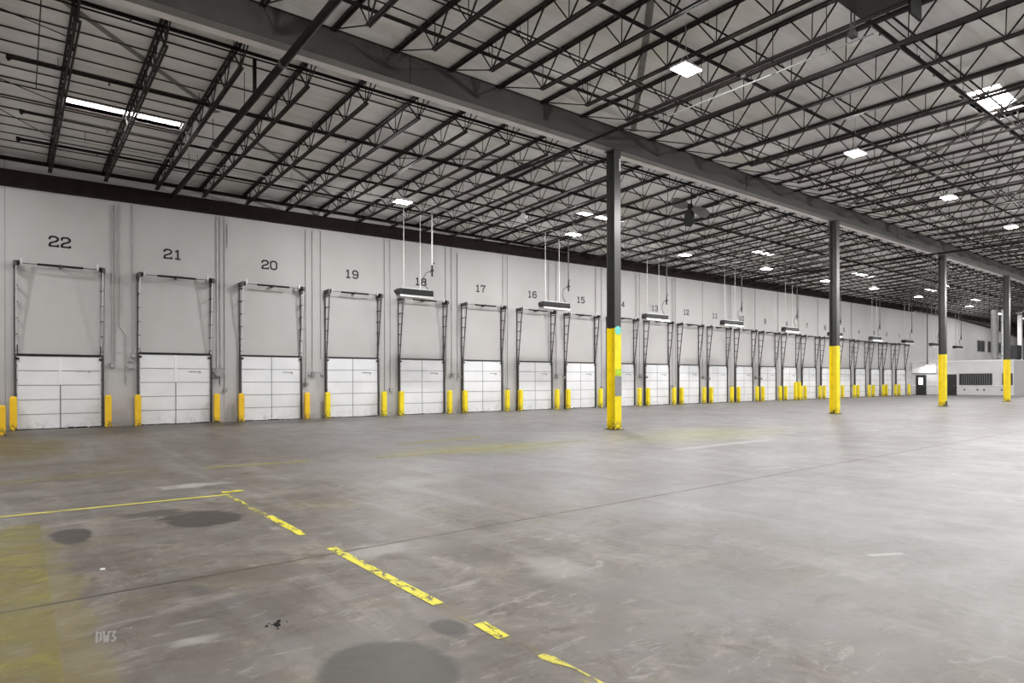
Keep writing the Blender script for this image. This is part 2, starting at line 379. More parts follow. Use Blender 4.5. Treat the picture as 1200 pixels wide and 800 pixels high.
SKY = []   # skylight openings x0,x1,y0,y1
for (x0, x1) in ((1.40, 4.50), (21.6, 24.6), (36.4, 39.4), (50.2, 53.2), (64.2, 67.2), (76.0, 79.0)):
    SKY.append((x0 - .1, x1 - .2, 21.95, 22.70))
SKY[0] = (1.34, 4.36, 22.00, 22.66)
NEAR_SKY = [(22.2, 25.2, 5.85, 6.85), (37.2, 40.2, 5.85, 6.85)]
def deck_mesh(y_a, y_b, holes):
    xs = sorted({X0, X1, *[h[0] for h in holes], *[h[1] for h in holes], *[x for x in range(0, 115, 8)]})
    ys = sorted({y_a, y_b, *[h[2] for h in holes], *[h[3] for h in holes]})
    m = MB()
    for xa, xb in zip(xs[:-1], xs[1:]):
        for ya, yb in zip(ys[:-1], ys[1:]):
            cx, cy = (xa + xb) / 2, (ya + yb) / 2
            if any(h[0] < cx < h[1] and h[2] < cy < h[3] for h in holes): continue
            za, zb = zdeck(ya), zdeck(yb)
            vs = [(xa, ya, za), (xb, ya, za), (xb, yb, zb), (xa, yb, zb), (xa, ya, za + .12), (xb, ya, za + .12), (xb, yb, zb + .12), (xa, yb, zb + .12)]
            m.add(vs, [(0,3,2,1),(4,5,6,7),(0,1,5,4),(1,2,6,5),(2,3,7,6),(3,0,4,7)])
    return m
ceil = deck_mesh(Y0, YB + .3, NEAR_SKY).build('ceiling', M['deck']); tag(ceil, 'off-white roof deck over the open floor', kind='structure')
ceil2 = deck_mesh(YB + .3, D, SKY).build('ceiling_dock_side', M['deck']); tag(ceil2, 'off-white sloping roof deck over the dock doors', kind='structure')

def skylight(h, label):
    x0, x1, y0, y1 = h
    z0, z1 = zdeck(y0), zdeck(y1)
    t = empty('skylight', ((x0+x1)/2, (y0+y1)/2, max(z0, z1)))
    tag(t, label, 'skylight', 'skylights in the roof deck')
    L = t.location
    c = MB(); top = max(z0, z1) + .42
    a, b, e, f = x0 - L.x, x1 - L.x, y0 - L.y, y1 - L.y
    lo = min(z0, z1) - L.z + .001; hi = top - L.z
    c.box(a - .05, a, e - .05, f + .05, lo, hi).box(b, b + .05, e - .05, f + .05, lo, hi)
    c.box(a, b, e - .05, e, lo, hi).box(a, b, f, f + .05, lo, hi)
    c.build('curb', M['white'], t)
    d = MB(); n = 8; vs = []; 
    for i in range(n + 1):
        u = i / n; zz = hi + .10 * math.sin(math.pi * u) + .01
        vs += [(a - .05, e - .05 + (f - e + .1) * u, zz), (b + .05, e - .05 + (f - e + .1) * u, zz)]
    d.add(vs, [(2*i, 2*i+1, 2*i+3, 2*i+2) for i in range(n)], True)
    d.build('dome', M['sky_glow'], t)
    m = MB(); m.box(-.025, .025, e, f, hi - .03, hi + .03); m.build('glazing_bar', M['galv'], t)
SKL = ['long bright skylight in the roof between the pipe and the wall of door twenty-two', 'skylight seen beside the first yellow-footed column, over door sixteen', 'skylight in the dock bay roof over door twelve', 'skylight in the dock bay roof over door eight', 'skylight in the dock bay roof over door four', 'last skylight in the dock bay roof before the office end']
for h, l in zip(SKY, SKL): skylight(h, l)
for h, l in zip(NEAR_SKY, ['bright skylight over the open floor beside the dark roof-hung heater', 'second skylight over the open floor, farther along the roof']): skylight(h, l)

# ---------------------------------------------------------------- girder and columns
gt = empty('roof_girder', (0, YB, ZB)); tag(gt, 'long dark grey roof girder carried by the row of yellow-footed columns', 'beam', kind='thing')
MB().box(X0 + .01, X1 - .65, 0, .30, .004, .735).build('web_face', M['girder'], gt)
MB().box(X0 + .01, X1 - .65, .01, .30, 0, .004).build('underside', M['soffit_dark'], gt)
MB().box(X0 + .01, X1 - .65, .30, .56, 0, .06).build('soffit_board', M['soffit'], gt)
MB().box(X0 + .01, X1 - .65, -.02, 0, .70, .735).build('top_edge', M['steel_dark'], gt)
for x in (8.2, 23.6, 38.3, 51.6, 66): MB().box(x - .01, x + .01, -.006, 0, .01, .70).build('splice_joint', M['black'], gt)
g2 = empty('roof_girder', (0, -.3, ZB)); tag(g2, 'parallel dark grey roof girder over the open floor, behind the view', 'beam', kind='thing')
MB().box(X0 + .01, X1 - .01, 0, .30, 0, .735).build('web_face', M['girder'], g2)

def column(x, y, ytop, label, height=ZB, guard=False, y_sleeve=True):
    t = empty('steel_column', (x, y, 0)); tag(t, label, 'column', kind='thing')
    def ish(z0, z1, e=0.0):
        m = MB(); hw = .15 + e; hd = .18 + e
        m.box(-hw, hw, -hd, -hd + .022 + e, z0, z1); m.box(-hw, hw, hd - .022 - e, hd, z0, z1)
        m.box(-.01 - e, .01 + e, -hd + .022 + e, hd - .022 - e, z0, z1)
        return m
    ish(ytop, height - .02).build('shaft', M['column_grey'], t)
    if y_sleeve: ish(.02, ytop + .0, .004).build('yellow_base_wrap', M['yellow_col'], t)
    MB().box(-.22, .22, -.25, .25, 0, .02).build('base_plate', M['track_dark'], t)
    MB().box(-.20, .20, -.24, .24, height - .025, height - .003).build('cap_plate', M['column_grey'], t)
    return t
c1 = column(15.98, YB + .18, 3.38, 'tallest grey steel column with yellow foot, teal and lime stickers and grey placard')
m = MB(); m.tube((.0, -.186, 3.30), (.0, -.192, 3.30), .15, 24); m.build('round_sticker', M['teal'], c1)['label'] = 'round teal sticker'
MB().box(-.13, .15, -.192, -.186, 1.78, 2.02).build('sticker', M['lime'], c1)['label'] = 'lime green sticker'
MB().box(-.155, .155, -.196, -.186, 1.12, 1.78).build('placard', M['placard'], c1)['label'] = 'grey placard'
MB().box(.154, .185, -.14, .10, .02, .30).build('corner_guard', M['track_dark'], c1)
m = MB(); m.box(.06, .13, -.205, -.186, 8.6, 9.0); m.build('tag', M['galv'], c1)
column(31.42, YB + .18, 3.27, 'second grey steel column with yellow foot, in front of doors six and five')
c3 = column(45.36, YB + .18, 3.19, 'third grey steel column, yellow foot scuffed black at floor, before the office doorway')
MB().box(-.16, .16, -.20, -.185, .03, .32).build('scuffed_kick_plate', M['track_dark'], c3)
column(58.05, YB + .18, 3.10, 'fourth grey steel column with yellow foot, before the end of the office')
column(71.0, YB + .18, 3.1, 'fifth grey steel column of the row, beyond the picture edge')
wc = empty('steel_column', (92.6, 22.4, 0)); tag(wc, 'pale steel column with dark green foot standing beyond the office', 'column', kind='thing')
MB().box(-.2, .2, -.2, .2, 2.7, 9.3).build('shaft', M['conduit_white'], wc)
MB().box(-.24, .24, -.24, .24, 0, 2.7).build('green_base_wrap', M['green'], wc)
MB().box(-.3, .3, -.3, .3, 9.3, 9.45).build('cap_plate', M['galv'], wc)

column(15.98, -.12, 3.38, 'grey steel column with yellow foot under the second girder, outside the view')
column(45.36, -.12, 3.38, 'far grey steel column with yellow foot under the second girder, outside the view')
# ---------------------------------------------------------------- open-web joists
def joist_meshes(yA, yB, zof, ybot0, ybot1, pitch=1.372, phase=0.0):
    """chords run along y; yA..yB top chord; ybot0..ybot1 bottom chord"""
    top = MB(); bot = MB(); web = MB(); end = MB(); dt, db = .055, .76
    zt = lambda y: zof(y) - dt; zb = lambda y: zof(y) - db + (.02 * (y - YB) if phase < 0 else 0)
    for sx in (-.045, .045):
        top.bar((sx, yA, zt(yA)), (sx, yB, zt(yB)), .05, .055)
        bot.bar((sx * .8, ybot0, zb(ybot0)), (sx * .8, ybot1, zb(ybot1)), .045, .05)
    nodes = []
    y = ybot1 - .05 if phase >= 0 else ybot0 + .05
    step = -pitch if phase >= 0 else pitch
    while ybot0 - .01 <= y <= ybot1 + .01:
        nodes.append(y); y += step
    s = -1 if phase >= 0 else 1      # walking away from the girder end
    for i, yb in enumerate(nodes):
        for off, r in ((-s * .52, .017), (s * .62, .023), (s * .02, .013)):
            yt = yb + off
            if yA < yt < yB: web.tube((0, yb, zb(yb)), (0, yt, zt(yt)), r, 5, caps=False)
    g0 = nodes[0]; ye = (yB if phase >= 0 else yA)
    end2 = MB()
    end.tube((0, g0, zb(g0)), (0, ye + s * .12, zt(ye) - .01), .017, 5)
    gl = nodes[-1]; yo = (yA if phase >= 0 else yB)
    end2.tube((0, gl, zb(gl)), (0, yo - s * .12, zt(yo) - .01), .017, 5)
    return [('top_chord', top.mesh('top_chord', M['steel_dark'])), ('bottom_chord', bot.mesh('bottom_chord', M['steel_dark'])),
            ('web_rod', web.mesh('web_rod', M['steel_dark'])), ('end_bar', end.mesh('end_bar', M['steel_dark'])), ('end_bar', end2.mesh('end_bar', M['steel_dark']))]
NEARJ = joist_meshes(.0, YB + .02, zdeck, 1.2, 12.78, phase=1)
FARJ = joist_meshes(YB + .1, D - .02, zdeck, 16.28, 27.42, phase=-1)
def far_mesh(parts):
    vs = []; fs = []
    for _, me in parts:
        b = len(vs); vs += [tuple(v.co) for v in me.vertices]; fs += [tuple(b + i for i in p.vertices) for p in me.polygons]
    me = bpy.data.meshes.new('roof_joist'); me.from_pydata(vs, [], fs); me.materials.append(M['steel_dark']); return me
NEARF, FARF = far_mesh(NEARJ), far_mesh(FARJ)
JX = [1.22 + 1.637 * k for k in range(-3, 69)]
def nearest_door(x): return min(DOORS, key=lambda d: abs((d[1] + d[2]) / 2 - x))
byd = {}
for x in JX:
    if -1.5 < x < 75.3: byd.setdefault(nearest_door(x)[0], []).append(x)
def far_label(x):
    if x < -1.5: return 'dark open-web roof joist of the dock bay, past door twenty-two towards the end wall', 'dock bay roof joists past door twenty-two'
    if x >= 75.3: return 'dark open-web roof joist of the dock bay, over the office end', 'dock bay roof joists over the office end'
    n = nearest_door(x)[0]; l = byd[n]; i = l.index(x); a = ONES[n]
    if i == 0 and n < 22: t = 'dark open-web roof joist meeting the dock wall by door %s, on its door %s side' % (a, ONES[n + 1])
    elif i == 0: t = 'dark open-web roof joist meeting the dock wall by door twenty-two, farthest from door twenty-one'
    elif i == len(l) - 1: t = ('dark open-web roof joist meeting the dock wall by door %s, on its door %s side' % (a, ONES[n - 1]) if n > 1 else 'dark open-web roof joist meeting the dock wall by door one, on its office side')
    else: t = 'dark open-web roof joist meeting the dock wall straight above the middle of door %s' % a
    return t, 'roof joists over the dock doors'
COLX = [15.98, 31.42, 45.36, 58.05]
def near_label(x):
    if x > 75: return 'dark open-web roof joist over the open floor, at the office end', 'open floor roof joists at the office end'
    k = max([i for i, c in enumerate(COLX) if c <= x + .4], default=-1)
    if k < 0:
        n = sum(1 for q in JX if x < q <= COLX[0] - .4) + 1
        return 'open-web roof joist over the open floor, %s before the first column joist' % (ORD[n - 1] if n <= 15 else 'farthest'), 'roof joists over the open floor'
    n = sum(1 for q in JX if COLX[k] - .4 <= q <= x)
    return 'open-web roof joist over the open floor, %s counted from the %s column towards the office' % (ORD[min(n, 15) - 1], ORD[k]), 'roof joists over the open floor'
for x in JX:
    for parts, whole, lab in ((NEARJ, NEARF, near_label), (FARJ, FARF, far_label)):
        l, gname = lab(x)
        if x < 56:
            t = empty('roof_joist', (x, 0, 0)); tag(t, l, 'roof joist', gname)
            for nm, me in parts: put(nm, me, t)
        else:
            t = put('roof_joist', whole, None, (x, 0, 0)); tag(t, l, 'roof joist', gname)

# steel ledger along the top of the dock wall
lg = MB()
pts = [(-6.4, 8.27), (0, 8.29), (16.5, 8.46), (35, 8.68), (55, 8.84), (76, 8.88)]
for (xa, za), (xb, zb_) in zip(pts[:-1], pts[1:]):
    for (ya, yb, o, h) in ((D - .34, D - .001, 0.0, .05), (D - .34, D - .30, .05, .41), (D - .34, D - .001, .46, .05)):
        vs = [(xa, ya, za + o), (xb, ya, zb_ + o), (xb, yb, zb_ + o), (xa, yb, za + o), (xa, ya, za + o + h), (xb, ya, zb_ + o + h), (xb, yb, zb_ + o + h), (xa, yb, za + o + h)]
        lg.add(vs, [(0,3,2,1),(4,5,6,7),(0,1,5,4),(1,2,6,5),(2,3,7,6),(3,0,4,7)])
lg.box(-6.4, 76, D - .10, D - .001, zdeck(D) - .20, zdeck(D) - .075)
o = lg.build('wall_ledger', paint('ledger_steel', (.012, .007, .006), .7, 0, .3, 3, spec=.12)); o.location.y = -.002; tag(o, 'dark red-brown steel ledger running along the top of the dock wall', 'ledger', kind='thing')
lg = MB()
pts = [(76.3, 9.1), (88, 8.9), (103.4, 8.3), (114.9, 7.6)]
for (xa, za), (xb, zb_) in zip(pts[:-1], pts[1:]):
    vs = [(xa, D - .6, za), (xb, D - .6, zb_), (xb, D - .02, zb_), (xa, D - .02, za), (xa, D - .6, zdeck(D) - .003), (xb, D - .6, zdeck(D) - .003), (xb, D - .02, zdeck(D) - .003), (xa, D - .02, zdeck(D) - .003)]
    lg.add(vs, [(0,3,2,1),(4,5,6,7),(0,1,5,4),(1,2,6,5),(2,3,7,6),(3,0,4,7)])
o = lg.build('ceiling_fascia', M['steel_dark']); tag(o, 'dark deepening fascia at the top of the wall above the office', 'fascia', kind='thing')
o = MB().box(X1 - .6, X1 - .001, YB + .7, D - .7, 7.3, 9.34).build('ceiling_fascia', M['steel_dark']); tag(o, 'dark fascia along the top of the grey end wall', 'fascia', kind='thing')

# thin purlins across the dock bay deck
Yp = 15.4; i = 0
PL = []
while Yp < D - .3:
    if not any(abs(Yp - s_) < .40 for s_ in (22.33,)):
        PL.append(Yp)
    Yp += .685
PL += [21.90, 22.76]
for i, y in enumerate(sorted(PL)):
    z = zdeck(y); wdt = .035 if i % 2 else .022
    o = MB().box(X0 + .05, 75.5 if i % 2 else 4.4, y - wdt / 2, y + wdt / 2, z - .032, z - .002).build('roof_purlin', M['purlin'])
    tag(o, 'thin dark purlin along the dock bay deck, %s from the girder' % (ORD[i] if i < 15 else 'among the last'), 'purlin', 'thin purlins across the dock bay roof')

# pipes running along the building
def branch(name, y, z, r, xa, xb, label, heads=True, mat='pipe_dark', cap=True, group='sprinkler branch pipes'):
    t = empty(name, (xa, y, z)); tag(t, label, 'pipe', group)
    MB().tube((0, 0, 0), (xb - xa, 0, 0), r, 10).build('pipe_run', M[mat], t)
    if cap:
        MB().tube((-.03, 0, 0), (.09, 0, 0), r * 1.35, 10).tube((.02, 0, 0), (.02, 0, -.09), r * .8, 8).build('end_cap', M[mat], t)
    if heads:
        hd = MB().tube((0, 0, 0), (0, 0, -r - .05), .018, 8).tube((0, 0, -r - .05), (0, 0, -r - .075), .035, 8, .02).mesh('sprinkler_head', M['track_dark'])
        x = 2.1
        while xa + x < min(xb, 60):
            put('sprinkler_head', hd, t, (x, 0, 0)); x += 3.27
    # hangers up to the deck
    x = 1.0; up = zdeck(y) - z - .002
    hg = MB().tube((0, 0, r * .6), (0, 0, up), .008, 5).box(-.02, .02, -r * 1.1, r * 1.1, r * .5, r * 1.1).mesh('hanger', M['track_dark'])
    while xa + x < min(xb, 75): put('hanger', hg, t, (x, 0, 0)); x += 3.27
branch('sprinkler_pipe', 16.45, 9.72, .042, .10, 75, 'dark sprinkler pipe along the dock bay, next to the girder')
branch('sprinkler_pipe', 19.75, 9.50, .042, .05, 75, 'dark sprinkler pipe along the dock bay, between the girder and the skylights')
branch('sprinkler_pipe', 22.95, 9.32, .042, .35, 75, 'dark sprinkler pipe along the dock bay, on the wall side of the skylights')
branch('sprinkler_pipe', 25.2, 9.20, .045, .30, 75, 'dark sprinkler pipe along the dock bay, nearest the dock wall')
branch('conduit_run', 16.75, 9.76, .020, X0 + .1, 75, 'thin conduit beside the sprinkler pipe next to the girder', False, cap=False, group='thin conduits along the roof')
branch('conduit_run', 24.4, 9.22, .018, 1.0, 78, 'thin pale conduit carrying the dock bay lamps', False, 'conduit', False, 'thin conduits along the roof')
branch('sprinkler_pipe', 13.05, 9.80, .045, 2.0, 75, 'dark sprinkler pipe over the open floor, next to the girder')
branch('conduit_run', 12.75, 9.86, .018, 2.0, 75, 'thin conduit beside the first sprinkler pipe over the open floor', False, cap=False, group='thin conduits along the roof')
branch('conduit_run', 11.95, 9.84, .020, 2.0, 75, 'thin twin conduit over the open floor, nearer the girder', False, cap=False, group='thin conduits along the roof')
branch('conduit_run', 11.80, 9.84, .020, 2.0, 75, 'thin twin conduit over the open floor, farther from the girder', False, cap=False, group='thin conduits along the roof')
branch('sprinkler_pipe', 9.82, 9.80, .048, 2.0, 75, 'dark sprinkler pipe over the row of lamps above the open floor')
branch('conduit_run', 8.92, 9.86, .022, 2.0, 75, 'thin conduit just beyond the lamp row over the open floor', False, cap=False, group='thin conduits along the roof')
branch('sprinkler_pipe', 6.45, 9.72, .055, 4.0, 75, 'dark sprinkler pipe passing beneath the skylight over the open floor')
branch('conduit_run', 6.0, 9.66, .025, 4.0, 75, 'thin conduit under the skylight over the open floor', False, cap=False, group='thin conduits along the roof')
branch('conduit_run', 3.2, 9.80, .03, 4.0, 75, 'thin conduit over the open floor nearest the second girder', False, cap=False, group='thin conduits along the roof')

# pipes running across the building, hung below the girder
def cross(x, ya, za, yb, zb_, r, label, mat='pipe_dark', square=False):
    t = empty('main_pipe', (x, ya, za)); tag(t, label, 'pipe')
    m = MB()
    if square: m.bar((0, 0, 0), (0, yb - ya, zb_ - za), r * 2, r * 2)
    else: m.tube((0, 0, 0), (0, yb - ya, zb_ - za), r, 14)
    m.build('pipe_run', M[mat], t)
    d = Vector((0, yb - ya, zb_ - za)); y = 2.2
    while y < d.length - 1:
        p = d * (y / d.length); q = d * ((y + .12) / d.length); MB().tube(p, q, r * 1.2, 14).build('coupling', M['track_dark'], t); y += 6.1
    y = 1.0
    while y < d.length:
        p = d * (y / d.length); yy = ya + p.y
        if not (YB - .1 < yy < YB + .6): MB().tube(p + Vector((0, 0, r)), (0, p.y, zdeck(yy) - za - .002), .010, 5).build('hanger_rod', M['track_dark'], t)
        y += 3.3
    return t
mp = cross(5.02, .4, 9.16, D - .46, 8.72, .09, 'thick dark main pipe crossing under the girder down to the wall by door twenty-one')
MB().tube((0, YB + 1.95, -.25), (0, YB + 1.95, .70), .05, 8).build('riser', M['pipe_dark'], mp)
cross(14.35, .6, 9.18, 22.0, 9.08, .045, 'slim dark pipe crossing under the girder just before the first column')
cross(14.50, 6.0, 8.98, 12.0, 8.98, .020, 'slim pale conduit crossing the open floor roof beside the first lamp', 'grey_box')
cross(43.0, 6.0, 9.02, D - .5, 9.02, .06, 'dark pipe crossing the roof before the third column')

# diagonal straps under the deck
def strap(p, q, w_, label):
    p = Vector((p[0], p[1], zdeck(p[1]) - .012)); q = Vector((q[0], q[1], zdeck(q[1]) - .012))
    n = 2; m = MB(); c = p
    m.bar(-(q - p) / 2, (q - p) / 2, w_, .012)
    t = empty('roof_strap', (p + q) / 2); tag(t, label, 'strap', 'flat diagonal straps under the deck')
    m.build('strap_bar', M['strap'], t)
    e = MB(); d = (q - p) / 2
    for s_ in (-1, 1): e.bar(d * s_ * .985, d * s_, w_ * 1.7, .02)
    e.build('end_plate', M['strap'], t)
strap((-1.2, 14.98), (5.0, 20.7), .15, 'flat diagonal strap on the dock bay deck between the first joists by the girder')
strap((5.9, 21.6), (11.8, 26.9), .13, 'flat diagonal strap on the dock bay deck above doors twenty-one and twenty')
strap((6.6, 4.8), (16.6, 14.5), .17, 'wide flat diagonal strap on the deck over the open floor near the first lamp')
strap((11.2, 20.9), (20.6, 15.4), .11, 'flat diagonal strap on the dock bay deck before the first column')
strap((23.0, 4.8), (32.0, 14.5), .17, 'wide flat diagonal strap on the deck over the open floor between two columns')
def rod(p, q, label):
    m = MB().tube(p, q, .012, 6); o = m.build('brace_rod', M['steel_dark']); tag(o, label, 'brace rod', 'thin brace rods at the end of the dock bay')
rod((-2.2, 17.2, 9.84), (1.15, 18.4, 9.78), 'thin diagonal brace rod at the end of the dock bay by the girder')
rod((-2.2, 20.4, 9.68), (1.15, 22.35, 9.58), 'thin diagonal brace rod at the end of the dock bay beside the skylight')
rod((-1.5, 22.0, 9.58), (1.15, 25.2, 9.43), 'thin diagonal brace rod at the end of the dock bay near the wall')
rod((.61, 16.9, 9.76), (.66, 21.55, 9.54), 'thin straight rod lying across the end of the dock bay')

# ---------------------------------------------------------------- dark heater unit over the open floor
t = empty('unit_heater', (12.9, 5.30, 8.85)); tag(t, 'large dark heater unit hung in the roof joists over the open floor', 'heater')
MB().box(-.75, .55, -.55, .50, 0, .85).build('casing', M['black'], t)
lv = MB()
for i in range(7): lv.bar((-.7, .515, .12 + i * .1), (.5, .515, .12 + i * .1), .05, .012, (0, 1, .6))
lv.build('louver', M['track_dark'], t)
MB().box(.68, 1.20, -.35, -.30, -.20, .30).build('side_plate', M['black'], t)
h = MB()
for sx in (-.7, .5, .72, 1.16):
    h.tube((sx, -.33, .3 if sx > .6 else .85), (sx, -.33, zdeck(5) - 8.85), .012, 6)
h.build('hanger_rod', M['track_dark'], t)
h = MB()
for q in (-.07, .07): h.tube((.45 + q, .62, -.30), (.45 + q, .62, 1.0), .018, 8)
h.box(.36, .54, .56, .68, -.36, -.26); h.build('hanging_bracket', M['track_dark'], t)

# three-bladed hanging air circulator
t = empty('hanging_fan', (22.9, 16.83, 9.0)); tag(t, 'dark three-bladed hanging fan under the dock bay joists beside the first column', 'fan')
t.rotation_euler = (0, 0, math.radians(-62)); t.scale = (.86,) * 3
MB().tube((0, .10, 0), (0, -.14, 0), .14, 16).tube((0, -.14, 0), (0, -.2, 0), .10, 16, .04).build('hub', M['black'], t)
MB().box(-.05, .05, .10, .35, -.14, .14).tube((0, .22, .1), (0, .22, .95), .03, 8).build('mount', M['black'], t)
for k, (ang, mat_) in enumerate(((-97, 'black'), (-32, 'blade'), (158, 'blade'))):
    a = math.radians(ang); d = Vector((math.cos(a), 0, math.sin(a))); n_ = Vector((-math.sin(a), 0, math.cos(a)))
    vs = []
    for (u, wv, tw) in ((.10, .10, .05), (.35, .21, .10), (.75, .24, .08), (.98, .15, .04)):
        for s_ in (-1, 1): vs.append(d * u + n_ * wv * s_ + Vector((0, -.07 + tw * s_, 0)))
    m = MB(); m.add(vs, [(0,1,3,2),(2,3,5,4),(4,5,7,6)]); vs2 = [v + Vector((0, .012, 0)) for v in vs]; m.add(vs2, [(2,3,1,0),(4,5,3,2),(6,7,5,4)])
    m.add([vs[0], vs[2], vs[4], vs[6], vs2[0], vs2[2], vs2[4], vs2[6]], [(0,1,5,4),(1,2,6,5),(2,3,7,6)])
    m.add([vs[1], vs[3], vs[5], vs[7], vs2[1], vs2[3], vs2[5], vs2[7]], [(4,5,1,0),(5,6,2,1),(6,7,3,2)])
    m.add([vs[6], vs[7], vs2[7], vs2[6]], [(0,1,2,3)])
    m.build('blade', M[mat_], t)

# ---------------------------------------------------------------- high-bay lamps
def lamp(x, y, z, label, power, up=.5, sx=.32, sy=.22, group=None):
    t = empty('high_bay_lamp', (x, y, z)); tag(t, label, 'ceiling lamp', group or 'high-bay lamps hung from the roof')
    MB().box(-sx, sx, -sy, sy, .012, .06).box(-sx * .45, sx * .45, -sy * .5, sy * .5, .06, .14).build('housing', M['lamp_body'], t)
    MB().box(-sx * .95, sx * .95, -sy * .93, sy * .93, 0, .012).build('lamp_panel', M['lamp_glow'], t)
    up = zdeck(y) - z
    MB().tube((-sx * .8, 0, .06), (0, 0, .40), .006, 5).tube((sx * .8, 0, .06), (0, 0, .40), .006, 5).tube((0, 0, .40), (0, 0, up), .006, 5).build('hanger_wire', M['galv'], t)
    for kind_, e in (('AREA', power), ('POINT', power * up)):
        if e <= 0: continue
        L = bpy.data.lights.new('lamp_light', kind_)
        if kind_ == 'AREA': L.shape = 'RECTANGLE'; L.size = sx * 1.9; L.size_y = sy * 1.9
        else: L.shadow_soft_size = .05
        L.energy = e; L.color = (1, .992, .985)
        lo = bpy.data.objects.new('lamp_light', L); lo.location = (0, 0, -.07 if kind_ == 'POINT' else -.01); link(lo, t)
P = 190; PF = 170; PB = 190
NL = [(12.72, 9.47), (21.81, 9.6), (30.1, 9.6), (38.31, 9.6), (46.9, 9.6), (55.6, 9.6), (64.3, 9.6), (73, 9.6), (84, 9.6), (96, 9.6)]
for i, (x, y) in enumerate(NL):
    lab = ['largest bright high-bay lamp over the open floor, beside the wide diagonal strap', 'second bright lamp over the open floor, counted from the largest one', 'third bright lamp over the open floor, counted from the largest one', 'fourth bright lamp over the open floor, counted from the largest one'][i] if i < 4 else 'high-bay lamp of the open floor row beyond the picture edge'
    k_ = (8.85 - 1.635) / (9.0 - 1.635)
    lamp(x * k_, y * k_, 8.85, lab, P, 4.5, group=None if i < 4 else 'open floor lamps beyond the picture edge')
FL = [(12.88, 23.65, 'bright high-bay lamp over doors nineteen and eighteen, above the first heater'), (22.56, 23.67, 'bright high-bay lamp over door seventeen, beside the second heater pipe'), (31.49, 23.54, 'bright high-bay lamp over door fourteen, just past the first column'), (39.73, 23.2, 'high-bay lamp over door eleven in the dock bay'), (48.09, 23.3, 'high-bay lamp over door nine, close before the second column'), (55.2, 22.9, 'high-bay lamp over door seven, just past the second column'), (64.0, 22.8, 'high-bay lamp over door four in the dock bay'), (76.45, 22.61, 'high-bay lamp over the office front, past the third column')]
k_ = (8.5 - 1.635) / (9.0 - 1.635)
for x, y, l in FL: lamp(x * k_, y * k_, 8.5, l, PF if x < 45 else PF * .7, 2.8)
for x in (88, 97, 107): lamp(x, 23.0, 9.0, 'added fill lamp of the dock bay beyond the office front', 130, 1.6, group='added dock bay fill lamps beyond the office front')  # lamps added to brighten the wall past the office
for x, y, l in ((57.6, 18.6, 'small lamp just before the third column, level with its top'), (86.0, 19.2, 'small lamp near the pale column beyond the office')): lamp(x, y, 8.9, l, 120, sx=.2, sy=.15)
for x in (-1.0, 10, 21, 32, 43, 54, 65, 80): lamp(x, -4.8, 9.0, 'added fill lamp over the floor behind the view', PB, 7.5, group='added fill lamps behind the view')  # unseen row added as soft fill for walls and deck
lamp(4.0, 9.6, 9.0, 'high-bay lamp overhead beside the thick main pipe, above the view', P * .8, 5)
for y in (23.6, 17.0): lamp(-3.2, y, 8.9, 'unseen fill lamp added past the end joist of the dock bay, beside the end wall', 90, 6, group='added fill lamps beside the end wall')  # unseen pair added to lift the dock bay deck
for x in (14, 25, 36, 47, 58, 70): lamp(x, 2.4, 9.0, 'added fill lamp of the row beside the second girder, outside the view', 100, 6, group='added fill lamps beside the second girder')  # unseen row added to light the deck over the open floor
lamp(4.6, 3.6, 9.0, 'high-bay lamp overhead near the yellow floor line, above the view', P * .6, 5)
# round pale dome below the joists over door seventeen
t = empty('ceiling_dome_lamp', (18.1, 22.2, 8.95)); tag(t, 'small round unlit dome lamp among the joists over door seventeen', 'ceiling lamp')
m = MB()
for i in range(6):
    a0, a1 = math.pi / 2 * i / 6, math.pi / 2 * (i + 1) / 6
    m.tube((0, 0, -.16 * math.sin(a0)), (0, 0, -.16 * math.sin(a1)), .19 * math.cos(a0), 20, max(.001, .19 * math.cos(a1)), caps=False)
m.build('dome', M['lamp_body'], t)
MB().tube((0, 0, .0), (0, 0, .12), .10, 16).tube((0, 0, .1), (0, 0, zdeck(22.2) - 8.95 - .002), .012, 6).build('stem', M['lamp_body'], t)

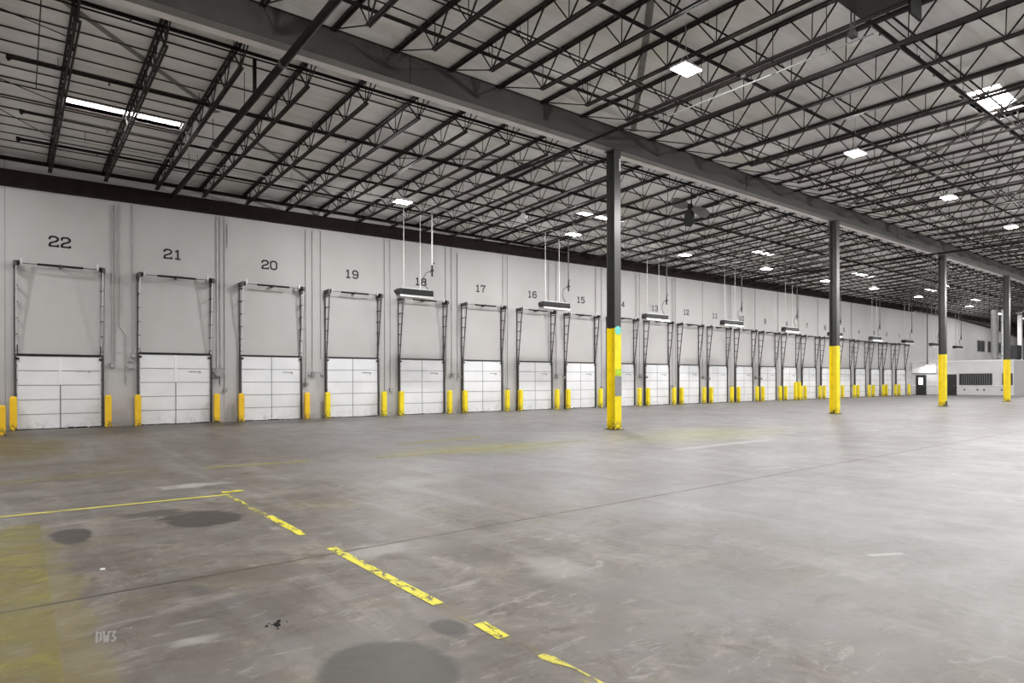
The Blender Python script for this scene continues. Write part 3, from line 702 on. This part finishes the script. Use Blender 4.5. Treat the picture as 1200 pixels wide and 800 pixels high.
# ---------------------------------------------------------------- dock doors
def dock_door(n, xl, xr, zt):
    W = xr - xl
    zm = 2.72 if n != 22 else 2.58
    t = empty('door_%d' % n, (xl, D, 0)); tag(t, 'white sectional dock door %s under the painted number %s' % (ONES[n], ONES[n]), kind='structure')
    y0, y1 = -.085, -.035
    MB().box(.04, W - .04, -.035, -.002, .03, zm - .03).build('seam_backing', M['gasket'], t)
    ns = 5; hh = (zm - .06) / ns
    for i in range(ns):
        z0 = .03 + i * hh; z1 = z0 + hh - .024
        p = MB().box(.05, W / 2 - .018, y0, y1, z0, z1).box(W / 2 + .018, W - .05, y0, y1, z0, z1)
        p.build('door_panel', M['panel'], t)
    if n >= 21:
        MB().box(W / 2 - .045, W / 2 + .045, y0 - .012, y0, .03 + 3 * hh, zm - .05).build('center_stile', M['white'], t)['label'] = 'bright white centre stile'
    else:
        MB().box(W / 2 - .015, W / 2 + .015, y0 - .002, y0 + .02, .03, zm - .05).build('center_stile', M['gasket'], t)
    MB().box(W * .68, W * .83, y0 - .02, y0, 2.02, 2.05).box(W * .83, W * .845, y0 - .03, y0, 1.97, 2.05).build('lock_bar', M['grey_box'], t)
    # header angle, black with upturned ends
    hd = MB().box(0, W, -.13, -.02, zm - .02, zm + (.035 if n >= 21 else .018))
    if n >= 21:
        e = .34 if n == 22 else .10
        hd.box(.02, .08, -.13, -.08, zm, zm + e).box(W - .08, W - .02, -.13, -.08, zm, zm + e)
    hd.build('header_angle', M['black'], t)
    sl = MB(); rr = random.Random(n); x = .05
    while x < W - .1:
        wd = rr.uniform(.1, .5); sl.box(x, min(x + wd, W - .05), -.11, -.03, .0, rr.uniform(.015, .05)); x += wd + rr.uniform(0, .1)
    sl.build('bottom_seal', M['black'], t)
    for side in (0, 1):
        X = 0 if side == 0 else W; sg = -1 if side == 0 else 1
        # wall angle
        MB().box(X - .022, X + .022, -.05, 0, .02, zt).build('wall_angle', M['track_dark'], t)
        MB().box(X - .035 + sg * -.01, X + .035 + sg * -.01, -.14, -.05, .02, zm).build('jamb_track', M['track_dark'], t)
        # the high-lift track leans out from the wall
        tr = MB().bar((X - sg * .03, -.09, zm - .1), (X - sg * .03, -.46, zt - .05), .035, .05, (0, 1, 0))
        tr.build('lift_track', M['galv' if n >= 20 else 'track_dark'], t)
        if n >= 21: MB().box(X - sg * .075, X - sg * .03, -.10, -.05, .3, zm - .2).build('track_edge', M['galv'], t)
        br = MB(); nb = 6
        for i in range(nb):
            z = zm + .15 + (zt - zm - .35) * i / (nb - 1); f = (z - zm + .1) / (zt - zm + .05)
            br.bar((X - sg * .015, -.02, z), (X - sg * .03, -.12 - .36 * f, z), .09, .03)
        br.build('track_bracket', M['track_dark'], t)
        cw = MB().tube((X + sg * .035, -.40, zt), (X + sg * .02, -.12, .35), .005, 4); cw.build('lift_cable', M['track_dark'], t)
        ro = MB()
        for i in range(ns): z = .2 + i * hh; ro.tube((X - sg * .06, -.115, z), (X - sg * .01, -.115, z), .022, 8)
        ro.box(X - sg * .12, X - sg * .01, -.15, -.08, zm - .17, zm - .10)
        ro.build('roller', M['black'], t)
        # bearing plate and cable drum at the top
        MB().box(X - .05, X + .05, -.50, 0, zt - .12, zt + .05).build('bearing_plate', M['track_dark'], t)
        MB().tube((X + sg * .01, -.36, zt), (X - sg * .13, -.36, zt), .085, 14).build('cable_drum', M['black'], t)
        MB().box(X - sg * .16, X - sg * .20, -.40, -.30, zt - .02, zt + .18).build('stop_clip', M['galv'], t)
    sh = MB().tube((.0, -.36, zt), (W, -.36, zt), .014, 8); sh.build('shaft', M['track_dark'], t)
    MB().tube((W * .24, -.36, zt), (W * .76, -.36, zt), .040, 12).build('spring', M['black'], t)
    MB().box(W / 2 - .03, W / 2 + .03, -.42, 0, zt - .05, zt + .05).build('centre_bracket', M['track_dark'], t)
for d in DOORS: dock_door(*d)

# painted numbers (strokes on the wall)
def stroke_digit(ch):
    T = .165
    H, Wd = 1.0, .74
    S = {
     '0': [[(.13,.87),(.0,.74)][:0] + [(0,.2),(0,.8),(.18,1),(.56,1),(.74,.8),(.74,.2),(.56,0),(.18,0),(0,.2)]],
     '1': [[(.37,0),(.37,1),(.16,.86)], [(.14,0),(.60,0)]],
     '2': [[(0,.74),(.04,.9),(.2,1),(.54,1),(.72,.86),(.72,.68),(.56,.52),(.16,.36),(.02,.2),(.02,0),(.74,0),(.74,.12)]],
     '3': [[(0,.84),(.16,1),(.56,1),(.72,.86),(.72,.66),(.56,.53),(.28,.53)], [(.56,.53),(.74,.38),(.74,.16),(.56,0),(.16,0),(0,.16)]],
     '4': [[(.56,0),(.56,1),(.0,.3),(.76,.3)]],
     '5': [[(.70,1),(.06,1),(.04,.56),(.50,.62),(.72,.46),(.72,.18),(.54,0),(.16,0),(0,.14)]],
     '6': [[(.70,.86),(.54,1),(.2,1),(0,.8),(0,.2),(.18,0),(.56,0),(.74,.18),(.74,.40),(.56,.56),(.0,.52)]],
     '7': [[(0,.84),(0,1),(.74,1),(.34,.45),(.32,0)]],
     '8': [[(.18,.53),(.03,.68),(.03,.86),(.2,1),(.54,1),(.71,.86),(.71,.68),(.56,.53),(.18,.53),(0,.36),(0,.16),(.18,0),(.56,0),(.74,.16),(.74,.36),(.56,.53)]],
     '9': [[(.04,.14),(.2,0),(.54,0),(.74,.2),(.74,.8),(.56,1),(.18,1),(0,.82),(0,.6),(.18,.44),(.74,.48)]],
    }[ch]
    return S, T
def number(n, xc, zc):
    s_ = .33; txt = str(n); adv = .98 * s_ * 1.08
    x = xc - (len(txt) * adv - .24 * s_) / 2
    m = MB()
    for ch in txt:
        S, T = stroke_digit(ch)
        for pl in S:
            for (a, b) in zip(pl[:-1], pl[1:]):
                A = Vector((x + a[0] * s_ * 1.02, 0, zc + (a[1] - .5) * s_)); B = Vector((x + b[0] * s_ * 1.02, 0, zc + (b[1] - .5) * s_))
                d = (B - A); 
                if d.length < 1e-5: continue
                d.normalize(); m.bar(A - d * T * s_ * .42, B + d * T * s_ * .42, .008, T * s_ * 1.15, (-d.z, 0, d.x))
        x += adv
    o = m.build('painted_number', M['number'], wall_back); o.location = (0, D - .004, 0)
    o['label'] = 'black painted number %s' % ONES[n]
for a in NUMS: number(*a)

# bollards either side of each door
bm = {}
def bollard_mesh(key, mat_, h_=1.16):
    b = .10
    m = MB().box(-b, b, -b, b, 0, h_ - .05)
    vs = [(-b,-b,h_-.05),(b,-b,h_-.05),(b,b,h_-.05),(-b,b,h_-.05),(-b*.6,-b*.6,h_),(b*.6,-b*.6,h_),(b*.6,b*.6,h_),(-b*.6,b*.6,h_)]
    m.add(vs, [(0,1,5,4),(1,2,6,5),(2,3,7,6),(3,0,4,7),(4,5,6,7)])
    return m.mesh('bollard', mat_)
bm['y'] = bollard_mesh('y', M['yellow']); bm['a'] = bollard_mesh('a', M['yellow_amber'])
bp = MB().box(-.14, .14, -.14, .14, 0, .012).mesh('base_plate', M['track_dark'])
def bollard(x, y, label, key='y', sc_=1.0, group='bollards beside the dock doors'):
    t = empty('bollard', (x, y, 0)); tag(t, label, 'bollard', group)
    put('post', bm[key], t).scale = (1, 1, sc_)
    put('base_plate', bp, t)
for (n, xl, xr, zt) in DOORS:
    a = ONES[n]; k = 'a' if n >= 20 else 'y'
    bollard(xl - .05, 27.42, 'yellow square bollard beside dock door %s, on the side %s' % (a, ('of door ' + ONES[n + 1]) if n < 22 else 'away from door twenty-one'), k)
    bollard(xr + .13, 27.42, 'yellow square bollard beside dock door %s, on the side %s' % (a, ('of door ' + ONES[n - 1]) if n > 1 else 'of the office'), k if n != 19 else 'y')
bollard(50.55, 27.0, 'yellow bollard standing in front of door eight, nearer door nine', 'y', 1.28)
bollard(51.15, 27.0, 'yellow bollard standing in front of door eight, nearer door seven', 'y', 1.28)
bollard(-.10, 25.15, 'short yellow bollard standing out on the floor near door twenty-two', 'a', .80, None)
bollard(98.9, 23.3, 'yellow bollard by the far grey end wall beyond the office', 'y', 1.15, None)

# conduits and boxes on the wall between the doors
def gap_words(x):
    for a, b in zip(DOORS[:-1], DOORS[1:]):
        if a[2] - .1 <= x <= b[1] + .1: return 'between doors %s and %s' % (ONES[a[0]], ONES[b[0]])
    return 'beside door one'
CLAMP = MB().box(-.04, .04, -.055, 0, 0, .03).mesh('clamp', M['conduit'])
bygap = {}
for c in COND: bygap.setdefault(gap_words(c[0]), []).append(c)
for gname, lst in bygap.items():
    lst.sort()
    for i, (x, zt, zb_, k) in enumerate(lst):
        t = empty('wall_conduit', (x, D, zb_))
        kind = {'box': 'ending in a small grey box', 'reel': 'ending in a large round grey reel', 'round': 'ending in a small round fitting', 'arms': 'ending in a twin-armed dock lamp', 'sw': 'short, with two small switches', 'bend': 'with a sideways bend halfway down', '': 'plain and thin'}[k]
        dn, up_ = gname.replace('between doors ', '').split(' and ') if 'and' in gname else ('one', 'the office')
        same = [j for j, c in enumerate(lst) if c[3] == k]
        if len(same) > 1: kind += ', nearer door %s' % dn if i == same[0] else ', nearer door %s' % up_
        tag(t, ('grey conduit %s, %s' % (gname, kind)).replace('ending in a ', 'with '), 'conduit', 'conduits on the dock wall')
        r = .024 if k in ('reel',) else .018
        top = min(zt, 8.24 + min(x, 55) * .0103) - zb_
        if k == 'bend':
            MB().path([(0, -.03, top), (0, -.03, 1.75), (.22, -.03, 1.40), (.22, -.03, .3)], r, 8).build('pipe', M['conduit'], t)
            MB().box(.17, .27, -.09, 0, .12, .30).box(.30, .36, -.06, 0, .42, .50).build('junction_box', M['grey_box'], t)
        else:
            MB().tube((0, -.03, 0), (0, -.03, top), r, 8).build('pipe', M['conduit'], t)
        if k != 'sw':
            z = .8
            while z < top: put('clamp', CLAMP, t, (0, 0, z)); z += 1.6
        if k == 'box': MB().box(-.07, .09, -.11, 0, -.16, .02).build('junction_box', M['grey_box'], t); MB().box(-.05, .07, -.118, -.11, -.13, -.01).build('box_cover', M['conduit'], t)
        elif k == 'round': MB().tube((0, -.11, -.07), (0, 0, -.07), .085, 16).tube((0, -.125, -.07), (0, -.11, -.07), .05, 16).build('round_fitting', M['grey_box'], t)
        elif k == 'reel':
            MB().box(-.2, .02, -.16, 0, -.36, .02).build('controller_box', M['grey_box'], t)
            MB().tube((.05, -.26, -.14), (.05, -.10, -.14), .17, 20).tube((.05, -.28, -.14), (.05, -.26, -.14), .19, 20).build('reel_drum', M['grey_box'], t)
            MB().tube((.05, -.20, -.30), (.05, -.20, -.62), .012, 6).build('cord_drop', M['track_dark'], t)
        elif k == 'sw':
            m = MB()
            for z in (.62, .86): m.box(.06, .26, -.05, 0, z - .02, z + .02)
            m.build('switch', M['grey_box'], t)
        elif k == 'arms':
            MB().box(-.06, .06, -.10, 0, -.12, .10).build('bracket', M['grey_box'], t)
            for s_ in (-1, 1):
                a_ = MB().path([(0, -.1, .04), (s_ * .28, -.22, .06), (s_ * .28, -.30, -.07)], .014, 6); ao = a_.build('lamp_arm', M['grey_box'], t)
                MB().tube((s_ * .28, -.28, -.07), (s_ * .28, -.42, -.11), .05, 12, .075).build('lamp_head', M['grey_box'], t)

# ---------------------------------------------------------------- radiant heaters hung before the doors
HT = [(13.13, 14.95, 'seventeen'), (21.25, 23.26, ''), (29.16, 31.34, ''), (36.95, 39.33, ''), (44.61, 46.67, ''), (51.57, 53.6, ''), (59.0, 60.97, ''), (65.93, 68.0, ''), (72.55, 74.8, ''), (79.12, 81.2, '')]
HL = ['doors nineteen and eighteen', 'doors sixteen and fifteen', 'door thirteen', 'doors ten and eleven', 'door eight', 'door six, beside the second column', 'doors four and three', 'door one', 'the office doorway', 'the upper wall past the third column']
yh = 24.8
for (xa, xb, _), l in zip(HT, HL):
    i = HL.index(l); z = 5.50 - .004 * xa * .9
    z = [5.50, 5.53, 5.40, 5.46, 5.38, 5.33, 5.27, 5.24, 5.17, 5.10][i]
    W = xb - xa
    t = empty('radiant_heater', (xa, yh, z)); tag(t, 'black and bright hanging radiant heater before %s' % l, 'heater', 'radiant heaters hung along the dock')
    # dark ridge body along x with pointed ends, bright reflector skirt below
    pr = [(-.20, -.13), (-.18, .13), (.18, .13), (.20, -.13)]
    m = MB(); vs = []
    for x, k in ((-.06, .12), (.16, 1.0), (W - .05, 1.0), (W, .8)):
        vs += [(x, y * k, zz * k) for y, zz in pr]
    fs = [(0,1,2,3), (15,14,13,12)]
    for j in range(3):
        for q in range(4): fs.append((4*j+q, 4*j+(q+1) % 4, 4*j+4+(q+1) % 4, 4*j+4+q))
    m.add(vs, [tuple(reversed(f)) for f in fs]); m.build('burner_body', M['black'], t)
    m = MB(); vs = []
    for x in (.14, W - .04): vs += [(x, -.19, -.135), (x, -.22, -.23), (x, .22, -.23), (x, .19, -.135), (x, -.18, -.137), (x, -.205, -.23), (x, .205, -.23), (x, .18, -.137)]
    m.add(vs, [(0,1,9,8), (3,11,10,2), (4,12,13,5), (7,6,14,15), (0,8,11,3), (0,4,5,1), (3,2,6,7), (8,9,13,12), (11,15,14,10)])
    m.build('reflector', M['reflector'], t)
    MB().box(.25, W - .12, -.13, .13, .13, .165).build('top_channel', M['galv'], t)
    up = zdeck(yh) - z
    for xx in (.42, W * .68): MB().tube((xx, 0, .16), (xx, 0, up), .011 if i < 2 else .014, 6).build('hanger_rod', M['conduit_white' if i < 2 else 'conduit'], t)
    gp = W + .02
    MB().tube((gp, 0, 1.25), (gp, 0, up), .032, 8).build('gas_pipe', M['galv' if i < 1 else 'track_dark'], t)
    MB().tube((gp, 0, .80), (gp, 0, 1.30), .040, 8).box(gp - .06, gp + .06, -.05, .05, 1.02, 1.10).tube((gp + .03, 0, 1.35), (gp + .12, 0, 1.42), .025, 6).build('gas_valve', M['black'], t)
    pts = [(gp, 0, .95), (gp - .15, 0, 1.0), (gp - .30, 0, .92), (gp - .42, 0, .75), (gp - .44, 0, .55), (gp - .36, 0, .38), (gp - .22, 0, .20), (gp - .15, 0, .08)]
    MB().path([Vector(p) for p in pts], .018, 6).build('flex_hose', M['track_dark'], t)

# ---------------------------------------------------------------- office box at the far end
XO = 76.3
ys, ye = 18.95, D - .001
of = empty('office_block', (XO, ye, 0)); tag(of, 'white flat-roofed office block at the far end of the dock wall', 'office')
def oy(y): return y - ye
MB().box(0, 9.0, oy(ys), 0, 0, 3.45).build('office_walls', M['office'], of)
MB().box(-.05, 9.05, oy(ys) - .05, 0, 3.45, 3.56).build('roof_edge', M['white'], of)
MB().box(-.03, -.001, oy(ys), 0, 1.02, 1.08).build('chair_rail', M['white'], of)
MB().box(-.02, -.001, oy(ys), 0, 0, .10).build('skirting', M['grey_box'], of)
def office_door(y0, y1, z1, n, glass):
    t = empty('door_%d' % n, (XO, y0, 0)); t['kind'] = 'structure'
    t['label'] = 'dark office door with bright window' if glass else 'dark office door partly behind the third column'
    m = MB()
    if glass:
        a, b = y0 + (y1 - y0) * .30, y0 + (y1 - y0) * .78
        for (p, q, r, s_) in ((y0, a, .03, z1), (b, y1, .03, z1), (a, b, .03, 1.12), (a, b, 1.85, z1)): m.box(-.05, -.005, p - y0, q - y0, r, s_)
        m.build('door_leaf', M['door_dark'], t)
        MB().box(-.03, -.02, a - y0, b - y0, 1.12, 1.85).build('door_window', glow('lit_door_window', (1, 1, 1), 1.1), t)
    else: m.box(-.05, -.005, 0, y1 - y0, .03, z1).build('door_leaf', M['door_dark'], t)
    MB().box(-.06, -.002, -.06, 0, 0, z1 + .06).box(-.06, -.002, y1 - y0, y1 - y0 + .06, 0, z1 + .06).box(-.06, -.002, 0, y1 - y0, z1, z1 + .06).build('door_frame', M['door_dark'], t)
    MB().tube((-.10, .08, 1.0), (-.10, .20, 1.0), .015, 6).tube((-.10, .09, 1.0), (-.05, .09, 1.0), .012, 6).build('door_handle', M['galv'], t)
office_door(26.50, 27.36, 2.07, 23, True)
office_door(23.75, 24.45, 2.12, 24, False)
def window(n, x, y0, y1, z0, z1, label, nmul, axis='x'):
    t = empty('window_%d' % n, (x, (y0 if axis == 'x' else D), z0)); t['kind'] = 'structure'; t['label'] = label
    w_, h_ = y1 - y0, z1 - z0; off = 0 if axis == 'x' else 0
    def bx(m, a, b, c, d, e, f):
        if axis == 'x': m.box(a, b, c, d, e, f)
        else: m.box(c, d, a, b, e, f)
        return m
    bx(MB(), -.02, -.005, 0, w_, 0, h_).build('pane', M['door_dark'], t)
    fr = MB()
    for (c, d, e, f) in ((-.06, 0, -.06, h_ + .06), (w_, w_ + .06, -.06, h_ + .06), (0, w_, -.06, 0), (0, w_, h_, h_ + .06)): bx(fr, -.05, -.002, c, d, e, f)
    fr.build('window_frame', M['track_dark'], t)
    if nmul:
        mu = MB()
        for k in range(1, nmul): bx(mu, -.035, -.02, w_ * k / nmul - .012, w_ * k / nmul + .012, 0, h_)
        mu.build('blind_slat', M['grey_box'], t)
window(1, XO, 20.73, 23.40, 1.13, 2.18, 'long dark office window with vertical blinds', 14)
window(2, XO, 19.10, 19.80, 1.13, 2.17, 'small dark office window behind the fourth column', 3)
for n, x0, x1, l in ((3, 96.8, 99.5, 'dark upper wall window above the office, nearer the third column'), (4, 100.8, 103.3, 'dark upper wall window above the office, nearer the fourth column'), (5, 105.0, 107.5, 'dark upper wall window half hidden by the ducts')):
    t = empty('window_%d' % n, (x0, D, 5.25)); t['kind'] = 'structure'; t['label'] = l
    MB().box(0, x1 - x0, -.02, -.002, 0, 1.32).build('pane', M['door_dark'], t)
    MB().box(-.08, 0, -.06, 0, -.08, 1.40).box(x1 - x0, x1 - x0 + .08, -.06, 0, -.08, 1.40).box(0, x1 - x0, -.06, 0, -.08, 0).box(0, x1 - x0, -.06, 0, 1.32, 1.40).box((x1 - x0) / 2 - .03, (x1 - x0) / 2 + .03, -.04, 0, 0, 1.32).build('window_frame', M['grey_box'], t)
# bright panel over the first office door, with its lamp on a drop pipe
sp_ = empty('white_canopy_panel', (XO, 25.5, 2.34)); tag(sp_, 'bright white panel over the first office door', 'panel')
MB().box(-.20, -.002, 0, 2.25, 0, 1.06).build('panel_face', M['white'], sp_); MB().box(-.22, -.002, -.02, 2.27, 1.06, 1.10).build('panel_cap', M['galv'], sp_)
dl = empty('pendant_lamp', (75.3, 26.0, 3.1)); tag(dl, 'lamp on a long dark drop pipe over the first office door', 'lamp')
MB().tube((0, 0, .2), (0, 0, zdeck(26) - 3.1), .05, 8).build('drop_pipe', M['track_dark'], dl)
MB().tube((0, 0, .2), (0, 0, .0), .06, 10, .14).build('lamp_shade', M['grey_box'], dl)
MB().tube((0, 0, -.002), (0, 0, -.02), .10, 12).build('lamp_glass', M['lamp_glow'], dl)
L = bpy.data.lights.new('drop_light', 'SPOT'); L.energy = 45; L.spot_size = 2.6; L.shadow_soft_size = .1
lo = bpy.data.objects.new('drop_light', L); lo.location = (0, 0, -.05); link(lo, dl); lo.rotation_euler = (0, math.radians(-25), 0)
# wall outlets of the office front
for k, (y, l) in enumerate(((23.0, 'nearest the second office door'), (21.9, 'under the middle of the long window'), (21.35, 'under the end of the long window'), (19.9, 'under the small window'))):
    t = empty('wall_outlet', (XO, y, .62)); tag(t, 'small dark outlet low on the office front, %s' % l, 'outlet', 'outlets on the office front')
    MB().box(-.03, -.001, -.07, .07, -.09, .09).build('outlet_box', M['door_dark'], t); MB().box(-.045, -.03, -.04, .04, -.03, .03).build('socket', M['grey_box'], t)
# things on the office roof
for k, (x, y, r, l) in enumerate(((80, 21.45, .33, 'wide grey vertical duct rising from the office roof'), (80, 20.75, .18, 'narrow pale vertical duct rising from the office roof'))):
    t = empty('vertical_duct', (x, y, 3.56)); tag(t, l, 'duct', 'ducts on the office roof')
    MB().tube((0, 0, 0), (0, 0, 5.2), r, 16).build('duct_pipe', M['galv' if k else 'grey_box'], t)
    for z in (1.3, 2.6, 3.9): MB().tube((0, 0, z), (0, 0, z + .05), r * 1.1, 16).build('duct_band', M['grey_box'], t)
    pass
t = empty('rooftop_unit', (80.2, 20.0, 3.57)); tag(t, 'dark box unit with pipework on the office roof', 'air unit')
MB().box(-.8, .8, -.55, .45, .15, 1.5).build('casing', M['door_dark'], t); MB().box(-.7, -.5, -.5, .4, 0, .15).box(.5, .7, -.5, .4, 0, .15).build('foot_rail', M['track_dark'], t)
MB().path([(-.8, .2, .5), (-1.2, .3, .5), (-1.4, 1.0, .3), (-1.4, 1.6, .3)], .05, 8).build('pipework', M['grey_box'], t)
t = empty('storage_bin', (96.2, 22.55, 0)); tag(t, 'small blue bin beside the pale column beyond the office', 'bin')
MB().box(-.3, .3, -.2, .2, 0, 1.1).build('bin_body', M['blue'], t); MB().box(-.33, .33, -.23, .23, 1.1, 1.18).build('lid', M['blue'], t)

# ---------------------------------------------------------------- floor lines
def fline(pts, w_, mat_, label, z=.004):
    m = MB()
    for (a, b) in zip(pts[:-1], pts[1:]):
        a = Vector((*a, 0)); b = Vector((*b, 0)); d = (b - a).normalized(); n_ = Vector((-d.y, d.x, 0)) * w_ / 2
        m.add([a - n_, b - n_, b + n_, a + n_], [(0, 1, 2, 3)])
    o = m.build('painted_line', M[mat_], fl); o.location = (0, 0, z); o['label'] = label
fline([(-4, 10.15), (2.55, 9.88)], .075, 'line_solid', 'yellow line running off past door twenty-two')
for ya, yb, mt in ((9.95, 8.0, 'line_worn'), (8.0, 6.78, 'line'), (6.78, 6.08, 'line_ghost'), (6.08, 4.05, 'line'), (4.05, 3.56, 'line_ghost'), (3.56, 3.26, 'line'), (3.26, 2.92, 'line_ghost'), (2.92, 2.2, 'line_worn')):
    fline([(2.51, ya), (2.49, yb)], .085 if mt != 'line' else .095, mt, 'stretch of worn yellow line running towards the viewer')
fline([(2.50, 10.12), (2.80, 10.12)], .14, 'line', 'short yellow dash at the corner of the lines')
fline([(-3, 12.95), (2.3, 13.85)], .09, 'line_faint', 'faded yellow line near door twenty-two')
fline([(-3, 12.75), (2.3, 13.55)], .10, 'line_faint', 'faded pale line near door twenty-two')
fline([(2.95, 13.2), (4.9, 13.0)], .28, 'line_faint', 'short faded yellow line before door twenty-one')
fline([(6.2, 12.6), (12.5, 12.6)], .22, 'line_faint', 'faded yellow line before doors eighteen and seventeen')
fline([(8.0, 14.9), (11.0, 15.4)], .5, 'line_faint', 'faded yellow patch before the first column')
fline([(12.5, 11.0), (20.5, 11.4)], .16, 'line_white', 'faint pale line behind the first column')
fline([(-1.6, 5.6), (.30, 5.6)][:0] or [(-.62, 9.3), (-.70, 2.2)], 1.85, 'line_zone', 'faded yellow painted zone beside the oil stains')
# small litter
for (x, y, s_, l) in ((.66, 6.62, .018, 'small white scrap lying beside the oil stains'),):
    m = MB().box(-s_, s_, -s_, s_, 0, s_ * .6); o = m.build('paper_scrap', M['white'], None, (x, y, .001)); tag(o, l, 'scrap')
rr = random.Random(9); m = MB()
for i in range(26):
    a = rr.uniform(0, 6.28); q = rr.uniform(0, .07); s_ = rr.uniform(.004, .012); cx, cy = math.cos(a) * q, math.sin(a) * q * 1.4
    m.box(cx - s_, cx + s_, cy - s_ * .6, cy + s_ * .6, 0, s_ * .8)
o = m.build('debris_patch', M['black'], None, (1.43, 4.40, .001)); tag(o, 'dark crumbled debris on the floor beside the yellow line', 'debris', kind='stuff')

# ---------------------------------------------------------------- camera, world, view
f_px, yaw, roll, Hz = 755.411, math.radians(51.8484), math.radians(-.1652), 446.128
cam = bpy.data.cameras.new('camera'); co = bpy.data.objects.new('camera', cam); link(co)
fw = Vector((math.cos(yaw), math.sin(yaw), 0)); rt = Vector((math.sin(yaw), -math.cos(yaw), 0)); up = Vector((0, 0, 1))
c_, s_ = math.cos(roll), math.sin(roll)
R_ = rt * c_ + up * s_; U_ = up * c_ - rt * s_
mw = Matrix((R_, U_, -fw)).transposed().to_4x4(); mw.translation = (0, 0, 1.635)
co.matrix_world = mw
cam.sensor_width = 36; cam.lens = f_px / 1200 * 36; cam.shift_y = (Hz - 400) / 1200; cam.clip_end = 400; cam.clip_start = .05
sc.camera = co
wd = bpy.data.worlds.new('world'); wd.use_nodes = True; sc.world = wd
wd.node_tree.nodes['Background'].inputs[0].default_value = (.85, .9, 1, 1); wd.node_tree.nodes['Background'].inputs[1].default_value = 1.0
sc.view_settings.view_transform = 'Standard'; sc.view_settings.look = 'None'; sc.view_settings.gamma = 1; sc.view_settings.use_curve_mapping = False
sc.view_settings.exposure = 0.88
cy = sc.cycles
cy.max_bounces = 8; cy.diffuse_bounces = 6; cy.glossy_bounces = 4; cy.transparent_max_bounces = 8
cy.use_adaptive_sampling = True; cy.adaptive_threshold = .03; cy.use_denoising = True; cy.sample_clamp_indirect = 6.0
